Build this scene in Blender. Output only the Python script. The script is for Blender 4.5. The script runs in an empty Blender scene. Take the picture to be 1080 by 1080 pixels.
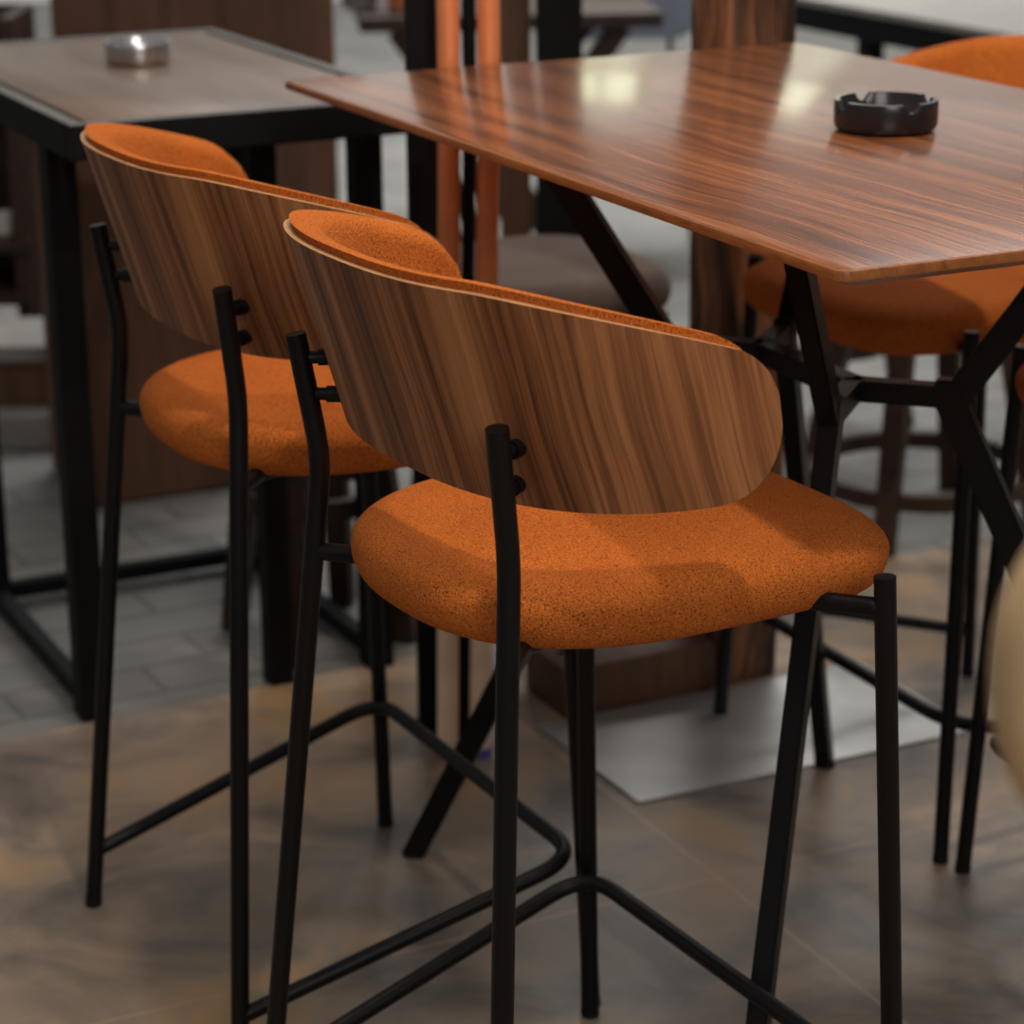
import bpy, bmesh, math, random
from mathutils import Vector, Matrix
random.seed(7)
PI = math.pi
scene = bpy.context.scene
COL = scene.collection

# ------------------------------------------------------------------ helpers
def new_obj(name, bm, mats, parent=None, smooth=True):
    me = bpy.data.meshes.new(name)
    bmesh.ops.recalc_face_normals(bm, faces=bm.faces[:])
    bm.to_mesh(me); bm.free()
    if not isinstance(mats, (list, tuple)): mats = [mats]
    for m in mats: me.materials.append(m)
    if smooth:
        for p in me.polygons: p.use_smooth = True
        try: me.set_sharp_from_angle(angle=math.radians(38))
        except Exception: pass
    o = bpy.data.objects.new(name, me); COL.objects.link(o)
    if parent is not None: o.parent = parent
    return o

def tag(o, label, cat, group=None):
    o['label'] = label; o['category'] = cat
    if group: o['group'] = group
    return o

def thing(name, label, cat, loc=(0, 0, 0), rz=0.0, group=None):
    o = bpy.data.objects.new(name, None); COL.objects.link(o)
    o.location = loc; o.rotation_euler = (0, 0, rz); o.empty_display_size = .1
    return tag(o, label, cat, group)

def struct(name, bm, mats, smooth=False):
    o = new_obj(name, bm, mats, None, smooth); o['kind'] = 'structure'; return o

def copy_tree(o, parent=None):
    c = o.copy(); COL.objects.link(c)
    if parent is not None: c.parent = parent
    for ch in list(o.children): copy_tree(ch, c)
    return c

def add_box(bm, c, s, bev=0.0, M=None, seg=2):
    r = bmesh.ops.create_cube(bm, size=1.0)
    vs = r['verts']
    bmesh.ops.scale(bm, vec=Vector(s), verts=vs)
    bmesh.ops.translate(bm, vec=Vector(c), verts=vs)
    if M is not None: bmesh.ops.transform(bm, matrix=M, verts=vs)
    if bev > 0:
        es = list({e for v in vs for e in v.link_edges})
        bmesh.ops.bevel(bm, geom=es, offset=bev, segments=seg, affect='EDGES', profile=.5)

def fillet(pts, rads, n=7):
    out = []
    pts = [Vector(p) for p in pts]
    for i, p in enumerate(pts):
        r = rads[i] if i < len(rads) else 0
        if i == 0 or i == len(pts)-1 or r <= 0: out.append(p); continue
        a = (pts[i-1]-p).normalized(); b = (pts[i+1]-p).normalized()
        ang = a.angle(b)
        if ang > PI-1e-3: out.append(p); continue
        d = r/math.tan(ang/2)
        d = min(d, (pts[i-1]-p).length*.48 if i-1 > 0 else (pts[i-1]-p).length*.95,
                (pts[i+1]-p).length*.48 if i+1 < len(pts)-1 else (pts[i+1]-p).length*.95)
        for k in range(n+1):
            t = k/n
            q = (1-t)**2*(p+a*d) + 2*t*(1-t)*p + t*t*(p+b*d)
            out.append(q)
    return out

def add_tube(bm, pts, r, n=14, square=False, up=None, caps=True, bevel_end=True):
    """round (or square) tube swept along a polyline"""
    pts = [Vector(p) for p in pts]
    m = len(pts)
    rs = r if isinstance(r, (list, tuple)) else [r]*m
    rings = []
    u = None
    for i, p in enumerate(pts):
        if i == 0: t = pts[1]-p
        elif i == m-1: t = p-pts[-2]
        else: t = (pts[i+1]-p).normalized() + (p-pts[i-1]).normalized()
        t.normalize()
        if u is None:
            ref = Vector(up) if up is not None else (Vector((0, 0, 1)) if abs(t.z) < .9 else Vector((1, 0, 0)))
            u = (ref - t*ref.dot(t)).normalized()
        else:
            u = (u - t*u.dot(t)).normalized()
        v = t.cross(u)
        ring = []
        if square:
            w, h = (rs[i], rs[i]) if not isinstance(rs[i], tuple) else rs[i]
            for (a, b) in ((-1, -1), (1, -1), (1, 1), (-1, 1)):
                ring.append(bm.verts.new(p + u*a*w + v*b*h))
        else:
            for k in range(n):
                a = 2*PI*k/n
                ring.append(bm.verts.new(p + (u*math.cos(a)+v*math.sin(a))*rs[i]))
        rings.append(ring)
    K = len(rings[0])
    for i in range(m-1):
        for k in range(K):
            bm.faces.new((rings[i][k], rings[i][(k+1) % K], rings[i+1][(k+1) % K], rings[i+1][k]))
    if caps:
        bm.faces.new(rings[0][::-1]); bm.faces.new(rings[-1])

def add_lathe(bm, prof, n=40, c=(0, 0, 0)):
    rings = []
    for (r, z) in prof:
        if r < 1e-5:
            rings.append([bm.verts.new((c[0], c[1], c[2]+z))])
        else:
            rings.append([bm.verts.new((c[0]+r*math.cos(2*PI*k/n), c[1]+r*math.sin(2*PI*k/n), c[2]+z)) for k in range(n)])
    for a, b in zip(rings, rings[1:]):
        if len(a) == 1 and len(b) == 1: continue
        for k in range(n):
            k2 = (k+1) % n
            if len(a) == 1: bm.faces.new((a[0], b[k2], b[k]))
            elif len(b) == 1: bm.faces.new((a[k], a[k2], b[0]))
            else: bm.faces.new((a[k], a[k2], b[k2], b[k]))

def add_prism(bm, outline, z0, z1):
    a = [bm.verts.new((x, y, z0)) for x, y in outline]
    b = [bm.verts.new((x, y, z1)) for x, y in outline]
    n = len(a)
    bm.faces.new(a[::-1]); bm.faces.new(b)
    for k in range(n):
        bm.faces.new((a[k], a[(k+1) % n], b[(k+1) % n], b[k]))

def round_rect(x0, y0, x1, y1, r, n=5):
    o = []
    for cx, cy, a0 in ((x1-r, y1-r, 0), (x0+r, y1-r, PI/2), (x0+r, y0+r, PI), (x1-r, y0+r, 1.5*PI)):
        for k in range(n+1):
            a = a0 + PI/2*k/n
            o.append((cx+r*math.cos(a), cy+r*math.sin(a)))
    return o

# ------------------------------------------------------------------ materials
def mat_base(name):
    m = bpy.data.materials.new(name); m.use_nodes = True
    nt = m.node_tree; b = nt.nodes.get('Principled BSDF')
    return m, nt, b

def N(nt, t, **kw):
    n = nt.nodes.new(t)
    for k, v in kw.items(): setattr(n, k, v)
    return n

def ramp(nt, stops):
    r = nt.nodes.new('ShaderNodeValToRGB')
    el = r.color_ramp.elements
    while len(el) < len(stops): el.new(.5)
    for e, (p, c) in zip(el, stops):
        e.position = p; e.color = (*c, 1)
    return r

def plain(name, col, rough=.5, metal=0.0, spec=.5, var=.12, scale=9.0, bump=0.0):
    m, nt, b = mat_base(name)
    tc = N(nt, 'ShaderNodeTexCoord'); no = N(nt, 'ShaderNodeTexNoise')
    no.inputs['Scale'].default_value = scale; no.inputs['Detail'].default_value = 4
    nt.links.new(tc.outputs['Object'], no.inputs['Vector'])
    lo = [c*(1-var) for c in col]; hi = [min(1, c*(1+var)) for c in col]
    r = ramp(nt, [(.3, lo), (.7, hi)])
    nt.links.new(no.outputs['Fac'], r.inputs['Fac'])
    nt.links.new(r.outputs['Color'], b.inputs['Base Color'])
    b.inputs['Roughness'].default_value = rough; b.inputs['Metallic'].default_value = metal
    b.inputs['Specular IOR Level'].default_value = spec
    if bump > 0:
        bp = N(nt, 'ShaderNodeBump'); bp.inputs['Strength'].default_value = bump; bp.inputs['Distance'].default_value = .01
        nt.links.new(no.outputs['Fac'], bp.inputs['Height']); nt.links.new(bp.outputs['Normal'], b.inputs['Normal'])
    return m

def wood(name, dark, mid, light, across=(1, 0, 0), coord='UV', s_across=26.0, s_along=1.1, rough=.45, coat=0.0, off=(0, 0, 0), contrast=1.0, spec=.4, warp=.35, fine=.45):
    """long-grained veneer: streaks run along the 2nd coordinate, vary across the 1st"""
    m, nt, b = mat_base(name)
    tc = N(nt, 'ShaderNodeTexCoord'); mp = N(nt, 'ShaderNodeMapping')
    mp.inputs['Location'].default_value = off
    nt.links.new(tc.outputs[coord], mp.inputs['Vector'])
    # gentle waviness
    w = N(nt, 'ShaderNodeTexNoise'); w.inputs['Scale'].default_value = 3.0; w.inputs['Detail'].default_value = 2
    nt.links.new(mp.outputs['Vector'], w.inputs['Vector'])
    sub = N(nt, 'ShaderNodeVectorMath', operation='SUBTRACT'); sub.inputs[1].default_value = (.5, .5, .5)
    nt.links.new(w.outputs['Color'], sub.inputs[0])
    sc = N(nt, 'ShaderNodeVectorMath', operation='MULTIPLY'); sc.inputs[1].default_value = (.12*warp, .12*warp, 0)
    nt.links.new(sub.outputs[0], sc.inputs[0])
    ad = N(nt, 'ShaderNodeVectorMath', operation='ADD')
    nt.links.new(mp.outputs['Vector'], ad.inputs[0]); nt.links.new(sc.outputs[0], ad.inputs[1])
    def streak(sa, sl, det, rg=.6):
        mm = N(nt, 'ShaderNodeVectorMath', operation='MULTIPLY'); mm.inputs[1].default_value = (sa, sl, sl)
        nt.links.new(ad.outputs[0], mm.inputs[0])
        n = N(nt, 'ShaderNodeTexNoise'); n.inputs['Scale'].default_value = 1.0; n.inputs['Detail'].default_value = det
        n.inputs['Roughness'].default_value = rg
        nt.links.new(mm.outputs[0], n.inputs['Vector'])
        return n
    n1 = streak(s_across, s_along, 5); n2 = streak(s_across*7, s_along*3.5, 4, .7)
    mx = N(nt, 'ShaderNodeMath', operation='MULTIPLY_ADD')
    mx.inputs[1].default_value = fine
    nt.links.new(n2.outputs['Fac'], mx.inputs[0])
    k = N(nt, 'ShaderNodeMath', operation='MULTIPLY'); k.inputs[1].default_value = 1-fine
    nt.links.new(n1.outputs['Fac'], k.inputs[0]); nt.links.new(k.outputs[0], mx.inputs[2])
    h = .17/contrast
    r = ramp(nt, [(.5-h, dark), (.5-h*.2, mid), (.5+h*.35, [(a+c)/2 for a, c in zip(mid, light)]), (.5+h, light)])
    nt.links.new(mx.outputs[0], r.inputs['Fac'])
    nt.links.new(r.outputs['Color'], b.inputs['Base Color'])
    b.inputs['Roughness'].default_value = rough; b.inputs['Coat Weight'].default_value = coat
    b.inputs['Coat Roughness'].default_value = .12
    b.inputs['Specular IOR Level'].default_value = spec
    bp = N(nt, 'ShaderNodeBump'); bp.inputs['Strength'].default_value = .02; bp.inputs['Distance'].default_value = .002
    nt.links.new(mx.outputs[0], bp.inputs['Height']); nt.links.new(bp.outputs['Normal'], b.inputs['Normal'])
    return m

def fabric(name, base, dark, light, scale=420.0, bump=.5):
    m, nt, b = mat_base(name)
    tc = N(nt, 'ShaderNodeTexCoord')
    n = N(nt, 'ShaderNodeTexNoise'); n.inputs['Scale'].default_value = scale; n.inputs['Detail'].default_value = 3; n.inputs['Roughness'].default_value = .6
    nt.links.new(tc.outputs['Object'], n.inputs['Vector'])
    r = ramp(nt, [(.36, dark), (.46, base), (.58, base), (.70, light)])
    nt.links.new(n.outputs['Fac'], r.inputs['Fac'])
    g = N(nt, 'ShaderNodeTexNoise'); g.inputs['Scale'].default_value = 7; g.inputs['Detail'].default_value = 2
    nt.links.new(tc.outputs['Object'], g.inputs['Vector'])
    gr = ramp(nt, [(.3, (.86, .86, .86)), (.7, (1.08, 1.08, 1.08))])
    nt.links.new(g.outputs['Fac'], gr.inputs['Fac'])
    mul = N(nt, 'ShaderNodeMixRGB', blend_type='MULTIPLY'); mul.inputs['Fac'].default_value = 1
    nt.links.new(r.outputs['Color'], mul.inputs['Color1']); nt.links.new(gr.outputs['Color'], mul.inputs['Color2'])
    nt.links.new(mul.outputs['Color'], b.inputs['Base Color'])
    b.inputs['Roughness'].default_value = .95; b.inputs['Specular IOR Level'].default_value = .12
    b.inputs['Sheen Weight'].default_value = .15; b.inputs['Sheen Roughness'].default_value = .5
    b.inputs['Sheen Tint'].default_value = (*light, 1)
    bp = N(nt, 'ShaderNodeBump'); bp.inputs['Strength'].default_value = bump; bp.inputs['Distance'].default_value = .003
    nt.links.new(n.outputs['Fac'], bp.inputs['Height']); nt.links.new(bp.outputs['Normal'], b.inputs['Normal'])
    return m

M_BLACK = plain('black_powder_coated_steel', (.0032, .0032, .0036), rough=.42, spec=.24, var=.1, scale=120, bump=.03)
M_BLACKMATT = plain('matt_black_steel', (.004, .004, .0045), rough=.65, spec=.15, var=.2, scale=40)
M_RUBBER = plain('black_rubber', (.008, .008, .008), rough=.8, spec=.2)
M_ORANGE = fabric('burnt_orange_boucle', (.52, .135, .022), (.17, .042, .012), (.76, .25, .065), scale=500, bump=.8)
M_SHELL = wood('walnut_veneer', (.070, .025, .010), (.215, .080, .030), (.43, .185, .072), s_across=20, s_along=.7, rough=.5, contrast=1.45, warp=.25, fine=.36, spec=.22)
M_PLY = plain('pale_plywood_edge', (.50, .27, .12), rough=.5, var=.15, scale=60)
M_TABLE = wood('oiled_walnut_tabletop', (.048, .015, .007), (.150, .048, .018), (.32, .115, .040), coord='UV', s_across=34, s_along=.8, rough=.26, coat=.3, contrast=1.5, warp=.4, spec=.5, fine=.5)
M_TABLEEDGE = wood('table_edge_wood', (.12, .038, .010), (.21, .070, .019), (.28, .105, .032), coord='Object', s_across=4, s_along=60, rough=.4, spec=.25)
M_CAFE = wood('weathered_brown_tabletop', (.075, .042, .026), (.130, .078, .050), (.20, .13, .085), coord='UV', s_across=14, s_along=1.0, rough=.34, contrast=1.0, spec=.5)
M_GREYTOP = plain('pale_grey_tabletop', (.20, .19, .175), rough=.45)
M_BARK = wood('rough_timber_post', (.018, .009, .005), (.085, .036, .017), (.30, .12, .05), coord='UV', s_across=30, s_along=2.2, rough=.6, contrast=1.9, warp=1.4, fine=.4)
M_DARKWOOD = wood('dark_stained_wood', (.010, .005, .003), (.026, .012, .007), (.055, .026, .015), coord='Object', s_across=20, s_along=20, rough=.5)
M_BROWNBOARD = wood('brown_timber_boards', (.040, .018, .010), (.090, .040, .021), (.15, .068, .036), coord='Object', s_across=9, s_along=1.2, rough=.6)
M_COPPER = plain('copper_pipe', (.82, .27, .105), rough=.36, metal=.35, var=.12, scale=14)
M_BEIGE = plain('beige_pipe_sleeve', (.84, .60, .43), rough=.55)
M_RED = plain('red_band', (.35, .06, .03), rough=.5)
M_BLUE = plain('blue_band', (.06, .08, .32), rough=.5)
M_TAUPE = fabric('taupe_upholstery', (.145, .108, .09), (.10, .072, .06), (.19, .145, .12), scale=250)
M_CREAM = fabric('cream_upholstery', (.56, .40, .22), (.48, .33, .18), (.64, .47, .27), scale=200, bump=.15)
M_GREYBLUE = fabric('grey_blue_upholstery', (.20, .22, .27), (.13, .15, .19), (.28, .30, .35), scale=200)
M_STEEL = plain('brushed_stainless_steel', (.62, .61, .62), rough=.24, metal=1.0, var=.06, scale=30)
M_MELAMINE = plain('glossy_black_melamine', (.012, .010, .011), rough=.22, spec=.5)
M_PLATE = plain('worn_steel_floor_plate', (.55, .54, .52), rough=.33, metal=.75, var=.25, scale=5, bump=.08)
M_CONCRETE = plain('pale_concrete', (.22, .21, .19), rough=.75, var=.18, scale=6)
M_TERRACOTTA = plain('terracotta_clay', (.55, .20, .08), rough=.8)
M_GREYPLASTIC = plain('grey_plastic', (.17, .17, .17), rough=.5)
M_WHITEGLAZE = plain('white_glazed_ceramic', (.62, .60, .57), rough=.3)

# main polished floor with stains and joints
def floor_mat():
    m, nt, b = mat_base('stained_polished_concrete')
    tc = N(nt, 'ShaderNodeTexCoord')
    a = N(nt, 'ShaderNodeTexNoise'); a.inputs['Scale'].default_value = 3.6; a.inputs['Detail'].default_value = 7; a.inputs['Roughness'].default_value = .62
    a.inputs['Distortion'].default_value = .8
    nt.links.new(tc.outputs['Object'], a.inputs['Vector'])
    r1 = ramp(nt, [(.32, (.118, .098, .086)), (.44, (.215, .170, .136)), (.55, (.335, .252, .182)), (.66, (.430, .275, .145))])
    nt.links.new(a.outputs['Fac'], r1.inputs['Fac'])
    c = N(nt, 'ShaderNodeTexNoise'); c.inputs['Scale'].default_value = 1.4; c.inputs['Detail'].default_value = 4
    mp = N(nt, 'ShaderNodeMapping'); mp.inputs['Location'].default_value = (3.1, 1.7, 0)
    nt.links.new(tc.outputs['Object'], mp.inputs['Vector']); nt.links.new(mp.outputs['Vector'], c.inputs['Vector'])
    r2 = ramp(nt, [(.36, (.66, .68, .71)), (.62, (1.12, 1.08, 1.03))])
    nt.links.new(c.outputs['Fac'], r2.inputs['Fac'])
    mul = N(nt, 'ShaderNodeMixRGB', blend_type='MULTIPLY'); mul.inputs['Fac'].default_value = 1
    nt.links.new(r1.outputs['Color'], mul.inputs['Color1']); nt.links.new(r2.outputs['Color'], mul.inputs['Color2'])
    # joints: two families of parallel lines in the table's direction
    sep = N(nt, 'ShaderNodeSeparateXYZ'); 
    rot = N(nt, 'ShaderNodeVectorRotate', rotation_type='Z_AXIS'); rot.inputs['Angle'].default_value = 1.1156 - PI/2
    nt.links.new(tc.outputs['Object'], rot.inputs['Vector']); nt.links.new(rot.outputs['Vector'], sep.inputs[0])
    def line(out, off, per, wid):
        s = N(nt, 'ShaderNodeMath', operation='ADD'); s.inputs[1].default_value = -off + per*20 + per/2
        nt.links.new(out, s.inputs[0])
        mo = N(nt, 'ShaderNodeMath', operation='MODULO'); mo.inputs[1].default_value = per
        nt.links.new(s.outputs[0], mo.inputs[0])
        d = N(nt, 'ShaderNodeMath', operation='SUBTRACT'); d.inputs[1].default_value = per/2
        nt.links.new(mo.outputs[0], d.inputs[0])
        ab = N(nt, 'ShaderNodeMath', operation='ABSOLUTE'); nt.links.new(d.outputs[0], ab.inputs[0])
        lt = N(nt, 'ShaderNodeMath', operation='LESS_THAN'); lt.inputs[1].default_value = wid
        nt.links.new(ab.outputs[0], lt.inputs[0]); return lt
    l1 = line(sep.outputs['X'], JOINT, 1.5, .0035)
    l2 = line(sep.outputs['Y'], -.35, 3.0, .003)
    mxl = N(nt, 'ShaderNodeMath', operation='MAXIMUM'); nt.links.new(l1.outputs[0], mxl.inputs[0]); nt.links.new(l2.outputs[0], mxl.inputs[1])
    k = N(nt, 'ShaderNodeMath', operation='MULTIPLY'); k.inputs[1].default_value = .55; nt.links.new(mxl.outputs[0], k.inputs[0])
    mix = N(nt, 'ShaderNodeMixRGB'); mix.inputs['Color2'].default_value = (.44, .295, .195, 1)
    nt.links.new(k.outputs[0], mix.inputs['Fac']); nt.links.new(mul.outputs['Color'], mix.inputs['Color1'])
    nt.links.new(mix.outputs['Color'], b.inputs['Base Color'])
    rr = N(nt, 'ShaderNodeMapRange'); rr.inputs['To Min'].default_value = .22; rr.inputs['To Max'].default_value = .42
    nt.links.new(c.outputs['Fac'], rr.inputs['Value']); nt.links.new(rr.outputs[0], b.inputs['Roughness'])
    bp = N(nt, 'ShaderNodeBump'); bp.inputs['Strength'].default_value = .12; bp.inputs['Distance'].default_value = .01
    nt.links.new(a.outputs['Fac'], bp.inputs['Height']); nt.links.new(bp.outputs['Normal'], b.inputs['Normal'])
    return m

def paving_mat():
    m, nt, b = mat_base('grey_block_paving')
    tc = N(nt, 'ShaderNodeTexCoord')
    rot = N(nt, 'ShaderNodeVectorRotate', rotation_type='Z_AXIS'); rot.inputs['Angle'].default_value = -.50
    nt.links.new(tc.outputs['Object'], rot.inputs['Vector'])
    br = N(nt, 'ShaderNodeTexBrick'); br.inputs['Scale'].default_value = 1.0
    br.inputs['Brick Width'].default_value = .24; br.inputs['Row Height'].default_value = .12; br.inputs['Mortar Size'].default_value = .006
    br.inputs['Color1'].default_value = (.150, .148, .140, 1); br.inputs['Color2'].default_value = (.185, .180, .170, 1); br.inputs['Mortar'].default_value = (.10, .098, .092, 1)
    nt.links.new(rot.outputs['Vector'], br.inputs['Vector'])
    n = N(nt, 'ShaderNodeTexNoise'); n.inputs['Scale'].default_value = 2.5; n.inputs['Detail'].default_value = 6
    nt.links.new(tc.outputs['Object'], n.inputs['Vector'])
    r = ramp(nt, [(.3, (.75, .75, .75)), (.7, (1.15, 1.14, 1.12))]); nt.links.new(n.outputs['Fac'], r.inputs['Fac'])
    mul = N(nt, 'ShaderNodeMixRGB', blend_type='MULTIPLY'); mul.inputs['Fac'].default_value = 1
    nt.links.new(br.outputs['Color'], mul.inputs['Color1']); nt.links.new(r.outputs['Color'], mul.inputs['Color2'])
    nt.links.new(mul.outputs['Color'], b.inputs['Base Color']); b.inputs['Roughness'].default_value = .65
    return m

# ------------------------------------------------------------------ key frames of the place (metres; camera above the origin looking along +Y)
TA = -1.1156                                    # long axis of the walnut table
TU = Vector((math.cos(TA), math.sin(TA)))       # along the table, towards the camera
TV = Vector((-math.sin(TA), math.cos(TA)))      # across the table, away from the near stools
JOINT = Vector((.2181, 3.2094)).dot(TV)
M_FLOOR = floor_mat(); M_PAVE = paving_mat()

def V(a, b, z=0.0, o=(0, 0)):
    """point at a along TV and b along -TU from o"""
    p = Vector(o) + TV*a - TU*b
    return Vector((p.x, p.y, z))

# ------------------------------------------------------------------ setting
E0, E1 = Vector((-.8, 3.58)), Vector((.75, 4.45))
ed = (E1-E0).normalized()
L = E0-ed*3.2; R = E0+ed*6.0
bm = bmesh.new()
add_prism(bm, [(L.x, L.y), (-2.8, -2.5), (4.2, -2.5), (R.x, R.y)], -.1, 0)
struct('floor', bm, M_FLOOR)
bm = bmesh.new()
add_prism(bm, [(L.x, L.y), (R.x, R.y), (6.5, 14.0), (-7, 14.0)], -.1, -.004)
struct('trim_1', bm, M_PAVE)                                     # grey block paving beyond the polished floor

def wall_box(name, c, s, mat):
    bm = bmesh.new(); add_box(bm, c, s); return struct(name, bm, mat)
M_WALL = plain('dim_brown_plaster', (.10, .075, .060), rough=.8, var=.25, scale=2)
M_WALLG = plain('pale_grey_render', (.66, .65, .62), rough=.8, var=.12, scale=2)
wall_box('wall_back', (0, 14.05, 2.0), (14, .1, 4.4), M_WALLG)

def window_mat():
    m, nt, b = mat_base('bright_green_glazing')
    tc = N(nt, 'ShaderNodeTexCoord'); n = N(nt, 'ShaderNodeTexNoise'); n.inputs['Scale'].default_value = 1.2
    nt.links.new(tc.outputs['Object'], n.inputs['Vector'])
    r = ramp(nt, [(.3, (.66, .72, .48)), (.7, (.88, .92, .74))]); nt.links.new(n.outputs['Fac'], r.inputs['Fac'])
    nt.links.new(r.outputs['Color'], b.inputs['Base Color']); nt.links.new(r.outputs['Color'], b.inputs['Emission Color'])
    b.inputs['Emission Strength'].default_value = 2.6; b.inputs['Roughness'].default_value = .2
    return m
M_GLOW = window_mat()
def window(i, cx, cz, w, h, y=13.96):  # unseen glowing panel with frame, added for its green reflection in the tabletop
    bm = bmesh.new(); add_box(bm, (cx, y, cz), (w, .04, h)); wo = struct('window_%d' % i, bm, M_GLOW)
    bm = bmesh.new()
    t = .07
    add_box(bm, (cx, y-.03, cz+h/2), (w+2*t, .08, t)); add_box(bm, (cx, y-.03, cz-h/2), (w+2*t, .08, t))
    for s in (-1, 0, 1): add_box(bm, (cx+s*w/2, y-.03, cz), (t if s else t*.6, .08, h))
    f = new_obj('window_frame', bm, M_BLACKMATT, wo, False)
window(1, .53, 2.1, .56, 1.3)
window(2, 1.76, 2.1, .56, 1.3)

# steps at the far left
st = bmesh.new(); add_box(st, (-2.42, 5.36, .034), (3.0, .32, .076), .006)
struct('trim_2', st, M_CONCRETE)
st = bmesh.new(); add_box(st, (-2.42, 5.40, .123), (3.0, .24, .102), .004)
struct('trim_3', st, M_BROWNBOARD)
st = bmesh.new(); add_box(st, (-2.42, 5.40, .193), (3.0, .28, .038), .006)
struct('trim_4', st, M_CONCRETE)

# ------------------------------------------------------------------ orange bar stool
def shell_path(n=90):
    a, b, y0, ex, tm = .2955, .258, .0067, 2.497, .9976
    raw = []
    for i in range(1201):
        th = (-PI/2 + PI*i/1200)*tm
        sn, cs = math.sin(th), math.cos(th)
        raw.append((a*math.copysign(abs(sn)**(2/ex), sn), y0 - b*abs(cs)**(2/ex)))
    m = len(raw)-1
    d = [0]
    for p, q in zip(raw, raw[1:]): d.append(d[-1]+math.hypot(q[0]-p[0], q[1]-p[1]))
    tot = d[-1]
    out = []; j = 0
    for i in range(n+1):
        t = i/n; e = .5-.5*math.cos(PI*t); e = (.6*e+.4*t)*tot
        while j < m-1 and d[j+1] < e: j += 1
        f = (e-d[j])/max(1e-9, d[j+1]-d[j])
        out.append((e, raw[j][0]+f*(raw[j+1][0]-raw[j][0]), raw[j][1]+f*(raw[j+1][1]-raw[j][1])))
    return out, tot
SP, STOT = shell_path()
LEAN = -.303
def shell_z(e, R1=.0313, R2=.0883, inset=0.0):
    q = max(0, (abs(2*e/STOT-1)-.4)/.6)**1.6
    zt = 1.0482 - .0642*q
    zb = .846 + .0122*q
    de = max(0, min(e, STOT-e)-inset)
    if de < R1: zt -= R1-math.sqrt(max(0, R1*R1-(R1-de)**2))
    if de < R2: zb += R2-math.sqrt(max(0, R2*R2-(R2-de)**2))
    if zt-zb < .004: zm = (zt+zb)/2; zt, zb = zm+.002, zm-.002
    return zb, zt
def shell_point(i, z, off):
    """off > 0 goes inwards (towards the sitter)"""
    e, x, y = SP[i]
    i0, i1 = max(0, i-1), min(len(SP)-1, i+1)
    tx, ty = SP[i1][1]-SP[i0][1], SP[i1][2]-SP[i0][2]
    l = math.hypot(tx, ty); nx, ny = -ty/l, tx/l
    if ny*(-.1-y)+nx*(0-x) < 0: nx, ny = -nx, -ny
    return (x+nx*off, y+ny*off + LEAN*(z-.88), z)
def slab(off0, off1, nz, grow, bulge, uvoff=0.0, R1=.0313, inset=0.0):
    """closed shell between two offsets; returns bm with uv; material 0 outer, 1 rim, 2 inner"""
    bm = bmesh.new(); uv = bm.loops.layers.uv.new('UVMap')
    cols = [i for i in range(len(SP)) if min(SP[i][0], STOT-SP[i][0]) >= inset]
    n = len(cols)
    front, back = [], []
    for i in cols:
        d_end = min(SP[i][0], STOT-SP[i][0])-inset
        zb, zt = shell_z(SP[i][0], R1, inset=inset)
        g = grow*min(1, d_end/.02); zb -= g*.3; zt += g
        fa, ba = [], []
        de = d_end
        for k in range(nz+1):
            t = k/nz; z = zb+(zt-zb)*t
            ed_ = min(t, 1-t)*(zt-zb); ed_ = min(ed_, de)
            rr = bulge
            soft = 0 if rr <= 0 else (rr-math.sqrt(max(0, rr*rr-(rr-min(ed_, rr))**2)))*min(1, (off1-off0)/max(rr, 1e-6))
            fa.append(bm.verts.new(shell_point(i, z, off0)))
            ba.append(bm.verts.new(shell_point(i, z, off1-soft)))
        front.append(fa); back.append(ba)
    def quad(vs, mi, uvs=None):
        f = bm.faces.new(vs); f.material_index = mi
        for lp, c in zip(f.loops, uvs or [(0, 0)]*4): lp[uv].uv = c
    for i in range(n-1):
        for k in range(nz):
            e0, e1 = SP[cols[i]][0]+uvoff, SP[cols[i+1]][0]+uvoff
            c = [(e0, front[i][k].co.z), (e1, front[i+1][k].co.z), (e1, front[i+1][k+1].co.z), (e0, front[i][k+1].co.z)]
            quad((front[i][k], front[i+1][k], front[i+1][k+1], front[i][k+1]), 0, c)
            quad((back[i][k], back[i][k+1], back[i+1][k+1], back[i+1][k]), 2)
        quad((front[i][nz], front[i+1][nz], back[i+1][nz], back[i][nz]), 1)
        quad((front[i+1][0], front[i][0], back[i][0], back[i+1][0]), 1)
    for k in range(nz):
        quad((front[0][k+1], back[0][k+1], back[0][k], front[0][k]), 1)
        quad((front[-1][k], back[-1][k], back[-1][k+1], front[-1][k+1]), 1)
    return bm

def sup(a, b, n, th):
    s, c = math.sin(th), math.cos(th)
    return a*math.copysign(abs(c)**(2/n), c), b*math.copysign(abs(s)**(2/n), s)

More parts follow.
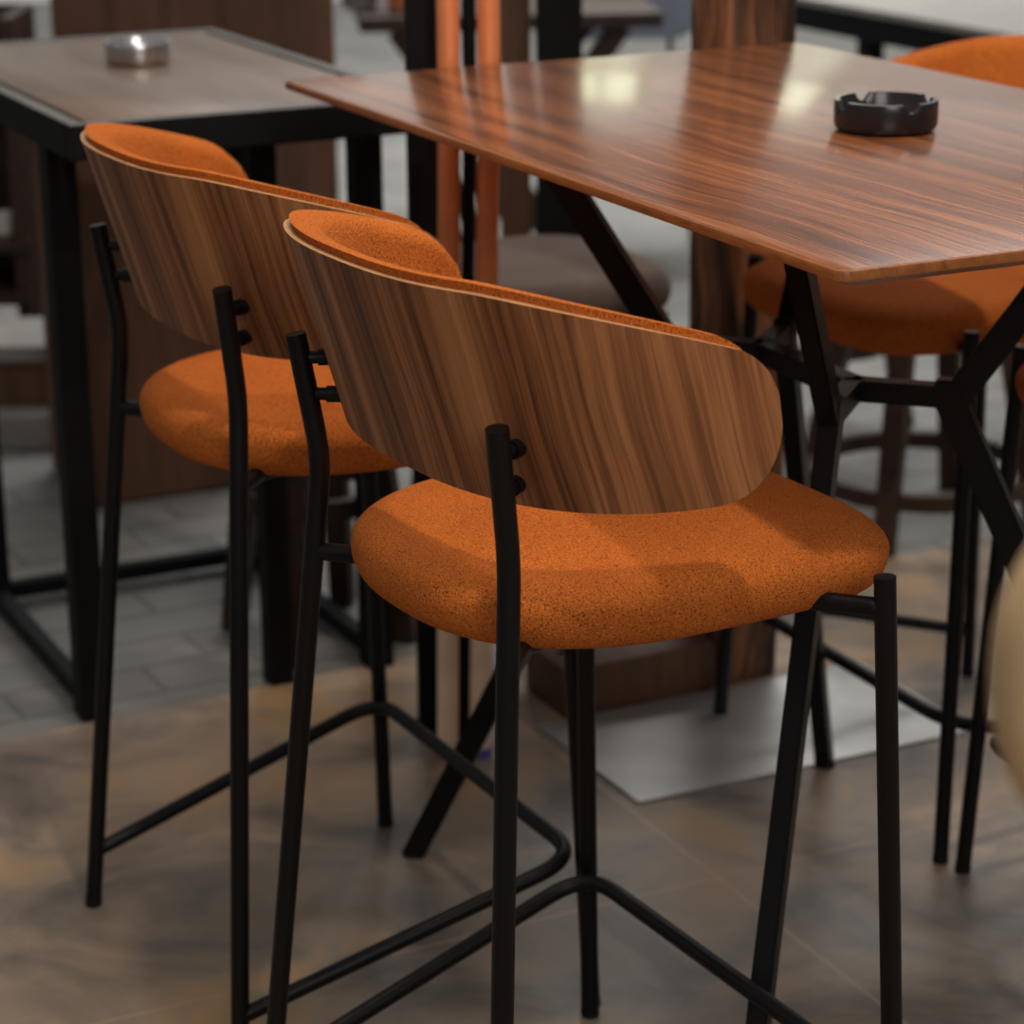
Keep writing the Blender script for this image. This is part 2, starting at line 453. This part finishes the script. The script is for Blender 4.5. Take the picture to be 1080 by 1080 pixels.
def cushion(a, b, n, yc, zc, h, R, dome, M=96, b2=None, n2=None, hb=None, Rb=None):
    """rounded upholstered pad: different rear/front outline, edge radii below and above, domed top"""
    b2 = b2 or b; n2 = n2 or n; hb = hb or h; Rb = Rb or R
    bm = bmesh.new(); rings = []
    def ring(ins, z):
        vs = []
        for j in range(M):
            th = 2*PI*j/M
            bb, nn = (b2, n2) if math.sin(th) >= 0 else (b, n)
            x, y = sup(a+ins, bb+ins, nn, th)
            vs.append(bm.verts.new((x, yc+y, z)))
        return vs
    for k in range(0, 17):
        ph = -PI/2 + PI*k/16
        rr, hh = (Rb, hb) if ph < 0 else (R, h)
        rings.append(ring(rr*(math.cos(ph)-1), zc + hh*math.sin(ph)))
    for t in (.85, .65, .45, .25, .08):
        rings.append(ring(-R - (min(a, b)-R)*(1-t), zc+h+dome*(1-t*t)))
    for r0, r1 in zip(rings, rings[1:]):
        for j in range(M):
            bm.faces.new((r0[j], r0[(j+1) % M], r1[(j+1) % M], r1[j]))
    bm.faces.new(rings[0][::-1]); bm.faces.new(rings[-1])
    return bm

RB = .0108
BT, BB, BF = (.203, -.250, .93), (.1905, -.2316, .799), (.2593, -.2921, 0)
FT, FF = (.270, .1302, .7449), (.2971, .1588, 0)
ZRB, ZRF = .081, .2003
def lerp(a, b, t): return tuple(x+(y-x)*t for x, y in zip(a, b))
def mir(p, s): return (p[0]*s, p[1], p[2])

def make_stool(label, loc, rz, group):
    t = thing('bar_stool', label, 'bar stool', loc, rz, group)
    # seat cushion
    new_obj('seat', cushion(.222, .251, 2.5, -.008, .7328, .029, .044, .011, b2=.242, n2=4.4, hb=.036, Rb=.022), M_ORANGE, t)
    # backrest: bent ply shell, orange pad on its inner face
    sh = new_obj('backrest_shell', slab(0, .0075, 10, 0, 0), [M_SHELL, M_PLY, M_PLY], t)
    new_obj('backrest_pad', slab(.0077, .037, 24, .008, .020, R1=.044, inset=.003), [M_ORANGE]*3, t)
    for s in (-1, 1):
        bt, bb, bf, ft, ff = (mir(p, s) for p in (BT, BB, BF, FT, FF))
        bm = bmesh.new(); add_tube(bm, fillet([bt, bb, bf], [0, .22, 0], 10), RB, 18)
        lg = new_obj('leg', bm, M_BLACK, t)
        bm = bmesh.new(); add_tube(bm, [ft, ff], RB, 18)
        lf = new_obj('leg', bm, M_BLACK, t)
        for lo, f, top in ((lg, bf, bb), (lf, ff, ft)):
            d = (Vector(top)-Vector(f)).normalized()
            bm = bmesh.new(); add_tube(bm, [Vector(f)-Vector((0, 0, .0)), Vector(f)+d*.012], RB*1.03, 16)
            new_obj('foot_cap', bm, M_RUBBER, lo)
        # bolts holding the shell to the rear leg
        for z in (.905, .868):
            tt = (z-.799)/(.93-.799)
            p = Vector(lerp(bb, bt, tt))
            cand = [Vector(shell_point(i, z, .001)) for i in range(len(SP))]
            q = min(cand, key=lambda c: (c-p).length)
            bm = bmesh.new()
            dvec = (q-p)
            add_tube(bm, [p, p+dvec*.6, p+dvec*.6, q], [.0066, .0066, .0086, .0086], 14)
            new_obj('shell_bolt', bm, M_BLACK, t)
    # seat frame: curved brackets from each leg under the seat and a ring under the cushion
    bm = bmesh.new()
    zs = .6935
    for s in (-1, 1):
        p0 = lerp(FF, FT, .712/.7449)
        add_tube(bm, fillet([mir((p0[0], p0[1], .700), s), mir((p0[0]-.004, p0[1]-.003, .7135), s), mir((p0[0]-.05, p0[1]-.028, .7095), s), mir((.13, .06, zs), s)], [0, .012, .03, 0], 6), [.0094]*19, 12)
        pb = lerp(BF, BB, .70/.799)
        add_tube(bm, fillet([mir((pb[0], pb[1], .70), s), mir((pb[0]-.05, pb[1]+.045, .699), s), mir((.11, -.11, zs), s)], [0, .03, 0], 6), [.0095]*9, 12)
        add_tube(bm, [mir((.11, -.12, zs), s), mir((.13, .07, zs), s)], .0088, 12)
    add_tube(bm, [(-.13, .06, zs), (.13, .06, zs)], .0088, 12)
    add_tube(bm, [(-.11, -.11, zs), (.11, -.11, zs)], .0088, 12)
    new_obj('seat_frame', bm, M_BLACK, t)
    # U-shaped foot rail, inside the front legs
    bl = lerp(BF, BB, ZRB/.799); fl = lerp(FF, FT, ZRF/.7449)
    ci = .004
    bm = bmesh.new()
    add_tube(bm, fillet([mir(bl, -1), (-(fl[0]-ci), fl[1]-ci, ZRF), (fl[0]-ci, fl[1]-ci, ZRF), bl], [0, .055, .055, 0], 9), .0098, 16)
    new_obj('foot_rail', bm, M_BLACK, t)
    return t

G1 = None
sA = make_stool('orange bar stool with walnut curved back nearest the camera, in sharp focus', (.1024, 2.3767, 0), -1.0465, None)
def place(label, loc, rz):
    c = copy_tree(sA); c.location = (*loc, 0); c.rotation_euler = (0, 0, rz); c['label'] = label
    return c
sB = place('orange bar stool with walnut curved back, left and behind the nearest stool', (-.1855, 2.9265), -1.0823)
sD = place('orange bar stool facing us across the walnut table, seat showing below its top', (.6017, 3.4677), TA+PI)
sC = place('orange bar stool cut off by the right edge, thin leg beside the cream chair', (.8885, 2.9045), TA+PI)
for s in (sA, sB, sC, sD): s['group'] = 'orange bar stools around the walnut table'

# ------------------------------------------------------------------ walnut high table
TL, TW, TZ = 1.349, .814, 1.053
tc_ = Vector((.2892, 2.1362)) - TU*(TL/2) + TV*(TW/2)
tab = thing('high_table', 'walnut rectangular high table with black branching steel legs', 'table', (tc_.x, tc_.y, 0), TA)
bm = bmesh.new(); uvl = bm.loops.layers.uv.new('UVMap')
rings = []
for (ins, z) in ((.0, TZ-.0045), (.0012, TZ-.0012), (.004, TZ), ):
    rings.append([bm.verts.new((x, y, z)) for x, y in round_rect(-TL/2+ins, -TW/2+ins, TL/2-ins, TW/2-ins, .014)])
low = [[bm.verts.new((x, y, z)) for x, y in round_rect(-TL/2+i, -TW/2+i, TL/2-i, TW/2-i, .014)] for i, z in ((.0, TZ-.010), (.030, TZ-.022))]
seq = rings[::-1] + low
n = len(seq[0])
for a, b in zip(seq, seq[1:]):
    for k in range(n):
        f = bm.faces.new((a[k], a[(k+1) % n], b[(k+1) % n], b[k])); f.material_index = 1
f = bm.faces.new(seq[0]); f.material_index = 0
for lp in f.loops: lp[uvl].uv = (lp.vert.co.y, lp.vert.co.x)
f = bm.faces.new(seq[-1][::-1]); f.material_index = 1
new_obj('tabletop', bm, [M_TABLE, M_TABLEEDGE], tab)
ZN = .76; NU, NV, AU, AV, FU, FV, HU = .18, .082, .30, .225, .44, .34, .108
for su in (-1, 1):
    for sv in (-1, 1):
        nd = Vector((su*NU, sv*NV, ZN))
        top = Vector((su*AU, sv*AV, TZ-.0225)); ft = Vector((su*FU, sv*FV, 0))
        side = Vector((-(ft.y-nd.y), ft.x-nd.x, 0)).normalized()
        bm = bmesh.new()
        add_tube(bm, [top, nd+Vector((0, 0, -.012))], [(.012, .017)]*2, square=True, up=side)
        add_tube(bm, [nd+Vector((0, 0, .02)), nd+Vector((0, 0, -.004)), ft], [(.012, .018), (.012, .0185), (.012, .015)], square=True, up=side)
        bmesh.ops.bevel(bm, geom=bm.edges[:], offset=.0025, segments=2, affect='EDGES')
        lg = new_obj('leg', bm, M_BLACK, tab)
        bm = bmesh.new(); add_lathe(bm, [(0, 0), (.0165, 0), (.0165, .005), (0, .005)], 20, ft); new_obj('foot_pad', bm, M_RUBBER, lg)
        bm = bmesh.new(); add_box(bm, (top.x, top.y, TZ-.0245), (.10, .07, .0045), .001); new_obj('mounting_plate', bm, M_BLACK, lg)
bm = bmesh.new()
add_tube(bm, [(-HU, 0, ZN), (HU, 0, ZN)], [(.013, .013)]*2, square=True, up=(0, 0, 1))
for su in (-1, 1):
    for sv in (-1, 1):
        add_tube(bm, [(su*(HU-.008), 0, ZN), (su*NU, sv*NV, ZN)], [(.013, .011)]*2, square=True, up=(0, 0, 1))
new_obj('spreader', bm, M_BLACK, tab, False)

# black ashtray on the walnut table
def ashtray(name, label, loc, R, Hh, mat, notches, group=None):
    bm = bmesh.new()
    prof = [(0, 0), (R*.86, 0), (R*.96, .003), (R, Hh*.25), (R, Hh*.94), (R*.985, Hh), (R*.90, Hh), (R*.885, Hh*.95), (R*.86, Hh*.45), (R*.8, Hh*.33), (0, Hh*.30)]
    n = 96
    add_lathe(bm, prof, n)
    if notches:
        for v in bm.verts:
            r = math.hypot(v.co.x, v.co.y)
            if r > R*.87 and v.co.z > Hh*.9:
                a = math.atan2(v.co.y, v.co.x)
                for na in notches:
                    d = abs((a-na+PI) % (2*PI)-PI)
                    if d < .19: v.co.z -= Hh*.26*max(0, min(1, (0.19-d)/.11))
    o = new_obj(name, bm, mat); o.location = loc
    return tag(o, label, 'ashtray', group)
def tpt(u, v, z=0):
    p = Vector((.2892, 2.1362)) + TU*u + TV*v
    return (p.x, p.y, z)
ASH = (.4390, 2.903)
ashtray('ashtray', 'round black ashtray with notched rim on the walnut table', (ASH[0], ASH[1], TZ+.0003), .0605, .036, M_MELAMINE, (-1.17, .4, 1.97, 3.54))

# ------------------------------------------------------------------ cafe table at the left
CO = (-.686, 3.652); CW, CL, CZ = .545, .95, .970   # frame 0.6 m deep, top overhangs it at both ends
FD = .62
cp = V(CW/2, FD/2, 0, CO)
caf = thing('high_table', 'square-edged brown high table with black steel frame at the left', 'table', cp, TA)
# local x along TU (towards camera), local y along TV
hx, hy = CL/2, CW/2; fx = FD/2
bm = bmesh.new(); uvl = bm.loops.layers.uv.new('UVMap')
add_box(bm, (0, 0, CZ-.006), (CL-.05, CW-.05, .012), .002)
for f in bm.faces:
    for lp in f.loops: lp[uvl].uv = (lp.vert.co.y, lp.vert.co.x)
new_obj('tabletop', bm, M_CAFE, caf)
M_RIM = plain('worn_grey_steel_rim', (.085, .078, .075), rough=.45, var=.3, scale=25)
bm = bmesh.new()
hx2, hy2 = hx+.008, hy+.008
for c, s in (((hx2-.012, 0, CZ-.025), (.025, 2*hy2, .052)), ((-hx2+.012, 0, CZ-.025), (.025, 2*hy2, .052)),
             ((0, hy2-.012, CZ-.025), (2*hx2-.05, .025, .052)), ((0, -hy2+.012, CZ-.025), (2*hx2-.05, .025, .052))):
    add_box(bm, c, s, .003)
for f in bm.faces: f.material_index = 1 if f.normal.z > .5 else 0
new_obj('apron', bm, [M_BLACKMATT, M_RIM], caf, False)
def cafe_leg(x, y, w):
    bm = bmesh.new(); add_box(bm, (x, y, (CZ-.051)/2), (w, w, CZ-.051), .003); new_obj('leg', bm, M_BLACKMATT, caf, False)
for x in (fx-.021, -fx+.021):
    for y in (hy-.026, -hy+.026): cafe_leg(x, y, .046)
cafe_leg(fx-.021, -hy+.344, .042)
for y in (hy-.026, -hy+.026):
    bm = bmesh.new(); add_box(bm, (0, y, .024), (FD-.085, .028, .028), .003); new_obj('bottom_rail', bm, M_BLACKMATT, caf, False)
bm = bmesh.new(); add_box(bm, (-fx+.021, 0, .024), (.03, CW-.1, .028), .003); new_obj('bottom_rail', bm, M_BLACKMATT, caf, False)
ashtray('ashtray', 'round brushed steel ashtray on the brown table at left', (-.612, 4.15, CZ+.0003), .054, .036, M_STEEL, None)

# dark wooden stool tucked under the cafe table
def wood_stool(label, loc, rz, R, Hs, foot, group=None, ring=.26):
    t = thing('wooden_stool', label, 'stool', (*loc, 0), rz, group)
    bm = bmesh.new(); add_lathe(bm, [(0, Hs-.04), (R*.93, Hs-.04), (R, Hs-.03), (R, Hs-.01), (R*.95, Hs), (0, Hs+.004)], 36)
    new_obj('seat', bm, M_DARKWOOD, t)
    for k in range(4):
        a = PI/4+k*PI/2
        bm = bmesh.new(); add_tube(bm, [(R*.68*math.cos(a), R*.68*math.sin(a), Hs-.038), (foot*math.cos(a), foot*math.sin(a), 0)], [(.023, .023), (.019, .019)], square=True, up=(math.cos(a), math.sin(a), 0))
        new_obj('leg', bm, M_DARKWOOD, t, False)
    for zz, nm in ((ring, 'foot_ring'),):
        rr = (R*.68+(foot-R*.68)*(1-zz/Hs))
        bm = bmesh.new()
        pts = [(rr*math.cos(2*PI*i/40), rr*math.sin(2*PI*i/40), zz) for i in range(41)]
        add_tube(bm, pts, [(.016, .011)]*41, square=True, up=(0, 0, 1), caps=False); new_obj(nm, bm, M_DARKWOOD, t)
    return t
wood_stool('dark wooden round stool tucked under the brown table at left', (-.335, 4.05), .58, .12, .62, .155)
wood_stool('dark wooden round stool with low foot ring behind the far orange stool', (.80, 4.66), .35, .165, .70, .235, ring=.10)
wood_stool('dark wooden round stool further back, glimpsed left of the low ringed stool', (.64, 5.30), .9, .17, .72, .235, ring=.22)

# ------------------------------------------------------------------ posts and pipes
t = thing('steel_post', 'slim black square steel post beside the copper pipes', 'post', (-.127, 3.62, 0), .12)
bm = bmesh.new(); add_box(bm, (0, 0, 1.55), (.044, .044, 3.096), .003); new_obj('shaft', bm, M_BLACKMATT, t, False)
bm = bmesh.new(); add_box(bm, (0, 0, .003), (.06, .06, .006)); new_obj('base_plate', bm, M_BLACKMATT, t, False)

def pipe(label, x0, x1, y, band):
    t = thing('pipe', label, 'pipe', (x0, y, 0), 0, 'pipes beside the black post')
    r = .0162
    f = lambda z: (x1-x0)*min(1, z/1.0)
    bm = bmesh.new(); add_tube(bm, [(f(.012), 0, .012), (f(.5), 0, .5), (f(.52), 0, .52)], r, 20); new_obj('sleeve', bm, M_BEIGE, t)
    bm = bmesh.new(); add_tube(bm, [(f(.52), 0, .52), (f(1.0), 0, 1.0), (f(1.0), 0, 3.1)], r, 20); new_obj('copper_run', bm, M_COPPER, t)
    bm = bmesh.new(); add_tube(bm, [(0, 0, 0), (f(.014), 0, .014)], r*1.12, 20); new_obj('coloured_band', bm, band, t)
pipe('copper pipe with red foot band, left of the pair by the steel post', -.101, -.0845, 3.515, M_RED)
pipe('copper pipe with blue foot band, right of the pair by the steel post', -.052, -.0280, 3.515, M_BLUE)
bm = bmesh.new(); add_tube(bm, [(-.078, 3.548, 0), (-.056, 3.548, 1.0), (-.056, 3.548, 3.1)], .0095, 14)
tag(new_obj('conduit', bm, M_BLACKMATT), 'thin black conduit running up between the two copper pipes', 'conduit')

# rough timber post on a timber plinth
po = V(.282, .012, 0, (.083, 3.645)); 
t = thing('timber_post', 'thick rough brown timber post behind the walnut table', 'post', po, TA+PI/2)
bm = bmesh.new(); uvl = bm.loops.layers.uv.new('UVMap')
w = .128
outline = []
for x, y in round_rect(0, 0, w, w, .028, 6): outline.append((x, y))
lay = []
for i in range(14):
    z = 3.1*i/13
    lay.append([bm.verts.new((x+.004*math.sin(z*3+x*50), y+.004*math.cos(z*2.3+y*40), z)) for x, y in outline])
per = [0]
for p, q in zip(outline, outline[1:]+outline[:1]): per.append(per[-1]+math.hypot(q[0]-p[0], q[1]-p[1]))
for a, b in zip(lay, lay[1:]):
    for k in range(len(a)):
        k2 = (k+1) % len(a)
        f = bm.faces.new((a[k], a[k2], b[k2], b[k]))
        for lp, c in zip(f.loops, ((per[k], a[k].co.z), (per[k+1], a[k].co.z), (per[k+1], b[k].co.z), (per[k], b[k].co.z))): lp[uvl].uv = c
bm.faces.new(lay[0][::-1]); bm.faces.new(lay[-1])
new_obj('trunk', bm, M_BARK, t)
pl = thing('timber_beam', 'low brown timber beam on the floor left of the timber post', 'beam', V(0, .005, 0, (.083, 3.645)), TA+PI/2)
bm = bmesh.new(); add_box(bm, (.138, .07, .042), (.276, .14, .084), .006); new_obj('block', bm, M_BROWNBOARD, pl)
bm = bmesh.new(); add_tube(bm, [(.03, .07, .084), (.03, .07, .0875)], .008, 8); new_obj('bolt_head', bm, M_BLACKMATT, pl)
bm = bmesh.new(); add_tube(bm, [(.20, .07, .084), (.20, .07, .0875)], .008, 8); new_obj('bolt_head', bm, M_BLACKMATT, pl)

# steel plate set on the floor
pc = V(0, 0, 0, (.182, 3.327))
t = thing('floor_plate', 'shiny grey steel plate lying on the floor at the timber post', 'plate', pc, TA+PI/2)
bm = bmesh.new()
add_prism(bm, round_rect(0, 0, .60, .325, .006, 3), .0004, .004)
bmesh.ops.translate(bm, vec=(0, 0, 0), verts=bm.verts[:])
new_obj('plate', bm, M_PLATE, t, False)
# far black square post
t = thing('steel_post', 'wide black square steel post behind the taupe chair', 'post', (.094, 4.72, 0), 0)
bm = bmesh.new(); add_box(bm, (0, 0, 1.55), (.086, .086, 3.096), .004); new_obj('shaft', bm, M_BLACKMATT, t, False)
bm = bmesh.new(); add_box(bm, (0, 0, .001), (.13, .13, .01)); new_obj('base_plate', bm, M_BLACKMATT, t, False)
bm = bmesh.new(); add_box(bm, (0, 0, 1.5), (.06, .03, 3.0), .003)
o = new_obj('timber_board', bm, M_BROWNBOARD, None, False); o.location = (.012, 4.85, 0)
tag(o, 'narrow brown timber board upright left of the far steel post', 'board')

# taupe chair
def chair(name, label, cat, loc, rz, seat_z, fab, w=.24, d=.24, back=True, legm=None, group=None):
    t = thing(name, label, cat, (*loc, 0), rz, group)
    new_obj('seat', cushion(w, d, 3.0, 0, seat_z-.04, .04, .036, .012), fab, t)
    for sx in (-1, 1):
        for sy in (-1, 1):
            bm = bmesh.new(); add_tube(bm, [(sx*w*.74, sy*d*.74, seat_z-.075), (sx*w*.9, sy*d*.9, 0)], [.012, .010], 12)
            new_obj('leg', bm, legm or M_BLACK, t)
    if back:
        bm = bmesh.new()
        prof = round_rect(-w*.95, seat_z+.14, w*.95, seat_z+.40, .08, 6)
        fa = [bm.verts.new((x, -d-.01-.06*(z-seat_z)+.25*x*x, z)) for x, z in prof]
        ba = [bm.verts.new((x, -d-.05-.06*(z-seat_z)+.25*x*x, z)) for x, z in prof]
        bm.faces.new(fa); bm.faces.new(ba[::-1])
        for k in range(len(fa)):
            k2 = (k+1) % len(fa); bm.faces.new((fa[k], fa[k2], ba[k2], ba[k]))
        bmesh.ops.bevel(bm, geom=[e for e in bm.edges if len(e.link_faces) == 2 and any(len(f.verts) > 4 for f in e.link_faces)], offset=.012, segments=3, affect='EDGES')
        new_obj('backrest', bm, fab, t)
        for sx in (-1, 1):
            bm = bmesh.new(); add_tube(bm, [(sx*w*.6, -d*.8, seat_z-.06), (sx*w*.6, -d-.02, seat_z), (sx*w*.6, -d-.03, seat_z+.2)], .009, 10)
            new_obj('back_post', bm, legm or M_BLACK, t)
    return t
chair('stool', 'taupe upholstered stool without back behind the walnut table', 'stool', (.055, 4.17), TA, .632, M_TAUPE, w=.22, d=.19, back=False)
chair('chair', 'grey blue upholstered chair far beyond the walnut table', 'chair', (.33, 7.1), PI, .46, M_GREYBLUE)

# ------------------------------------------------------------------ far right grey table
ro = Vector((.86, 6.99)); 
t = thing('table', 'pale grey table with black steel frame, far right background', 'table', (ro.x, ro.y, 0), TA)
bm = bmesh.new(); add_box(bm, (.75, .45, .74), (2.1, .9, .02), .003); new_obj('tabletop', bm, M_GREYTOP, t, False)
bm = bmesh.new()
for c, s in (((.75, .02, .695), (2.06, .03, .068)), ((.75, .88, .695), (2.06, .03, .068)), ((-.27, .45, .695), (.03, .83, .068)), ((1.77, .45, .695), (.03, .83, .068))): add_box(bm, c, s, .002)
new_obj('apron', bm, M_BLACKMATT, t, False)
for x in (.20, 1.74):
    for y in (.04, .86):
        bm = bmesh.new(); add_box(bm, (x, y, .33), (.055, .055, .662), .003); new_obj('leg', bm, M_BLACKMATT, t, False)

# ------------------------------------------------------------------ left background
t = thing('planter_box', 'brown timber planter box standing behind the brown table', 'planter', (-.83, 4.78, 0), .46)
bm = bmesh.new(); add_box(bm, (.16, .15, .36), (.34, .30, .72), .004); new_obj('panel', bm, M_BROWNBOARD, t, False)
bm = bmesh.new(); add_box(bm, (.16, .15, .73), (.37, .33, .025), .004); new_obj('rim', bm, M_DARKWOOD, t, False)

t = thing('board_screen', 'brown vertical timber board screen behind the table at left', 'screen', (-1.15, 6.35, 0), .06)
for k in range(5):
    bm = bmesh.new(); add_box(bm, (.07+k*.142, 0, .65), (.1412, .025, 1.3), .003); new_obj('board', bm, M_BROWNBOARD, t, False)
for z in (.2, 1.1):
    bm = bmesh.new(); add_box(bm, (.354, .03, z), (.70, .03, .07)); new_obj('rail', bm, M_DARKWOOD, t, False)

bm = bmesh.new(); add_tube(bm, [(-1.72, 6.55, .0), (-1.23, 6.55, 1.25)], [(.028, .02)]*2, square=True, up=(0, 1, 0))
tag(new_obj('diagonal_strut', bm, M_GREYPLASTIC, None, False), 'slanting grey strut at the top left corner', 'strut')

def crossleg_table():
    t = thing('trestle_table', 'dark wooden trestle table with slanting legs behind the left table', 'table', (-.02, 6.9, 0), .1)
    bm = bmesh.new(); add_box(bm, (0, 0, .74), (.8, .6, .04), .004); new_obj('tabletop', bm, M_DARKWOOD, t, False)
    for y in (-.24, .24):
        for s in (-1, 1):
            bm = bmesh.new(); add_tube(bm, [(s*.30, y+s*.02, .72), (-s*.22, y+s*.02, 0)], [(.03, .018)]*2, square=True, up=(1, 0, 0)); new_obj('leg', bm, M_DARKWOOD, t, False)
    return t
crossleg_table()

bm = bmesh.new(); add_lathe(bm, [(0, 0), (.05, 0), (.075, .12), (.082, .12), (.082, .145), (.07, .145), (.062, .11), (0, .10)], 28)
o = new_obj('flower_pot', bm, M_TERRACOTTA); o.location = (-.27, 6.75, .7605); tag(o, 'terracotta flower pot on the dark trestle table', 'pot')
bm = bmesh.new(); add_lathe(bm, [(0, 0), (.045, 0), (.05, .02), (.05, .13), (.02, .19), (.02, .23), (0, .23)], 24)
o = new_obj('bottle', bm, M_GREYPLASTIC); o.location = (-.40, 6.78, .7605); tag(o, 'grey bottle on the dark trestle table', 'bottle')

t = thing('shelf_rack', 'dark wooden shelf with pale pots at the left edge', 'shelf', (-1.62, 6.1, -.004), 0)
for z in (.16, .29, .62):
    bm = bmesh.new(); add_box(bm, (.0, 0, z), (.9, .3, .03), .003); new_obj('shelf_board', bm, M_DARKWOOD, t, False)
for x in (-.43, .43):
    bm = bmesh.new(); add_box(bm, (x, 0, .42), (.035, .28, .84), .003); new_obj('side_panel', bm, M_DARKWOOD, t, False)
bm = bmesh.new(); add_box(bm, (0, .148, .50), (.82, .012, .68), .002); new_obj('back_panel', bm, M_DARKWOOD, t, False)
for i, (x, R, lab) in enumerate(((.375, .032, 'small white pot on the left shelf, nearest the steel table leg'), (.26, .055, 'wider white pot on the left shelf, further left'))):
    bm = bmesh.new(); add_lathe(bm, [(0, 0), (R*.7, 0), (R, R*1.4), (R*1.05, R*1.4), (R*1.05, R*1.6), (R*.9, R*1.6), (R*.85, R*1.2), (0, R*1.1)], 24)
    o = new_obj('plant_pot', bm, M_WHITEGLAZE); o.location = (-1.62+x, 6.05, -.004+.3055); tag(o, lab, 'pot', 'white pots on the shelf')

# ------------------------------------------------------------------ cream bar chair in the right foreground
t = thing('bar_chair', 'cream upholstered bar chair out of focus at the right edge', 'chair', (.383, 1.075, 0), .25)
bm = bmesh.new()
prof = round_rect(-.165, .985, .165, 1.222, .114, 12)
M2 = len(prof)
ringsb = []
for k in range(11):
    ph = -PI/2+PI*k/10
    ins = .035*(1-math.cos(ph)); yy = .04*math.sin(ph)
    ringsb.append([bm.verts.new((x*(1-ins/.165), yy+.5*x*x, 1.1035+(z-1.1035)*(1-ins/.1))) for x, z in prof])
for a, b in zip(ringsb, ringsb[1:]):
    for k in range(M2): bm.faces.new((a[k], a[(k+1) % M2], b[(k+1) % M2], b[k]))
bm.faces.new(ringsb[0][::-1]); bm.faces.new(ringsb[-1])
new_obj('backrest', bm, M_CREAM, t)
bm = cushion(.185, .19, 3.0, -.20, .74, .035, .033, .01); new_obj('seat', bm, M_CREAM, t)
for s in (-1, 1):
    bm = bmesh.new(); add_tube(bm, [(s*.085, .02, 1.06), (s*.085, .02, .75), (s*.105, .03, 0)], .011, 12); new_obj('leg', bm, M_BLACK, t)
    bm = bmesh.new(); add_tube(bm, [(s*.15, -.36, .71), (s*.2, -.42, 0)], .011, 12); new_obj('leg', bm, M_BLACK, t)

# ------------------------------------------------------------------ light
def area(name, loc, target, size, power, col=(1, 1, 1), sy=None):
    l = bpy.data.lights.new(name, 'AREA'); l.energy = power; l.color = col; l.size = size
    if sy: l.shape = 'RECTANGLE'; l.size_y = sy
    o = bpy.data.objects.new(name, l); COL.objects.link(o); o.location = loc
    o.rotation_euler = (Vector(target)-Vector(loc)).to_track_quat('-Z', 'Y').to_euler()
    return o
def tl(u, v, z):
    p = tpt(u, v); return (p[0], p[1], z)
def down(loc): return (loc[0], loc[1], 0)
for nm, loc, pw, sz in (('far_side_lamp', tl(-.55, .94, 3.2), 26, .09), ('near_side_lamp', tl(.75, -.30, 3.2), 28, .10)):
    area(nm, loc, down(loc), sz, pw, (1.0, .88, .74))
area('camera_side_fill', (.9, -1.6, 3.0), (.1, 2.5, .75), 2.0, 62, (1.0, .95, .90))
area('pipe_lamp', (-.30, 2.75, 2.9), (-.06, 3.5, 1.1), .3, 12, (1.0, .82, .62))  # unseen fill added to brighten the copper pipes
area('yard_light', (.4, 8.6, 4.6), (.4, 11.2, 0), 3.5, 430, (1.0, .99, .97))
area('yard_right_light', (2.2, 6.2, 3.4), (1.4, 7.0, 0), 1.5, 35, (1.0, .99, .97))

w = bpy.data.worlds.new('world'); scene.world = w; w.use_nodes = True
nt = w.node_tree; bg = nt.nodes['Background']
tcw = nt.nodes.new('ShaderNodeTexCoord'); sp = nt.nodes.new('ShaderNodeSeparateXYZ')
nt.links.new(tcw.outputs['Generated'], sp.inputs[0])
rw = ramp(nt, [(0.0, (.03, .03, .03)), (.5, (.10, .098, .095)), (.66, (.22, .215, .21)), (1.0, (.46, .45, .44))])
mr = nt.nodes.new('ShaderNodeMapRange'); mr.inputs['From Min'].default_value = -1; mr.inputs['From Max'].default_value = 1
nt.links.new(sp.outputs['Z'], mr.inputs['Value']); nt.links.new(mr.outputs[0], rw.inputs['Fac'])
nt.links.new(rw.outputs['Color'], bg.inputs['Color']); bg.inputs['Strength'].default_value = 1.0

# ------------------------------------------------------------------ camera
cd = bpy.data.cameras.new('camera'); cam = bpy.data.objects.new('camera', cd); COL.objects.link(cam)
F_PX, PITCH, CH, ROLL = 2625.75, .3123, 1.5242, .0071
cd.sensor_fit = 'HORIZONTAL'; cd.sensor_width = 24.0; cd.lens = F_PX/1080*24.0
fwd = Vector((0, math.cos(PITCH), -math.sin(PITCH))); up = Vector((0, math.sin(PITCH), math.cos(PITCH))); rt = Vector((1, 0, 0))
r2 = rt*math.cos(ROLL) - up*math.sin(ROLL); u2 = rt*math.sin(ROLL) + up*math.cos(ROLL)
cam.matrix_world = Matrix(((r2.x, u2.x, -fwd.x, 0), (r2.y, u2.y, -fwd.y, 0), (r2.z, u2.z, -fwd.z, CH), (0, 0, 0, 1)))
cd.clip_start = .05
cd.dof.use_dof = True; cd.dof.focus_distance = 2.36
ap = .0175; cd.dof.aperture_fstop = (cd.lens/1000)/ap
scene.camera = cam
scene.view_settings.view_transform = 'Standard'; scene.view_settings.look = 'None'
scene.view_settings.exposure = 0.0
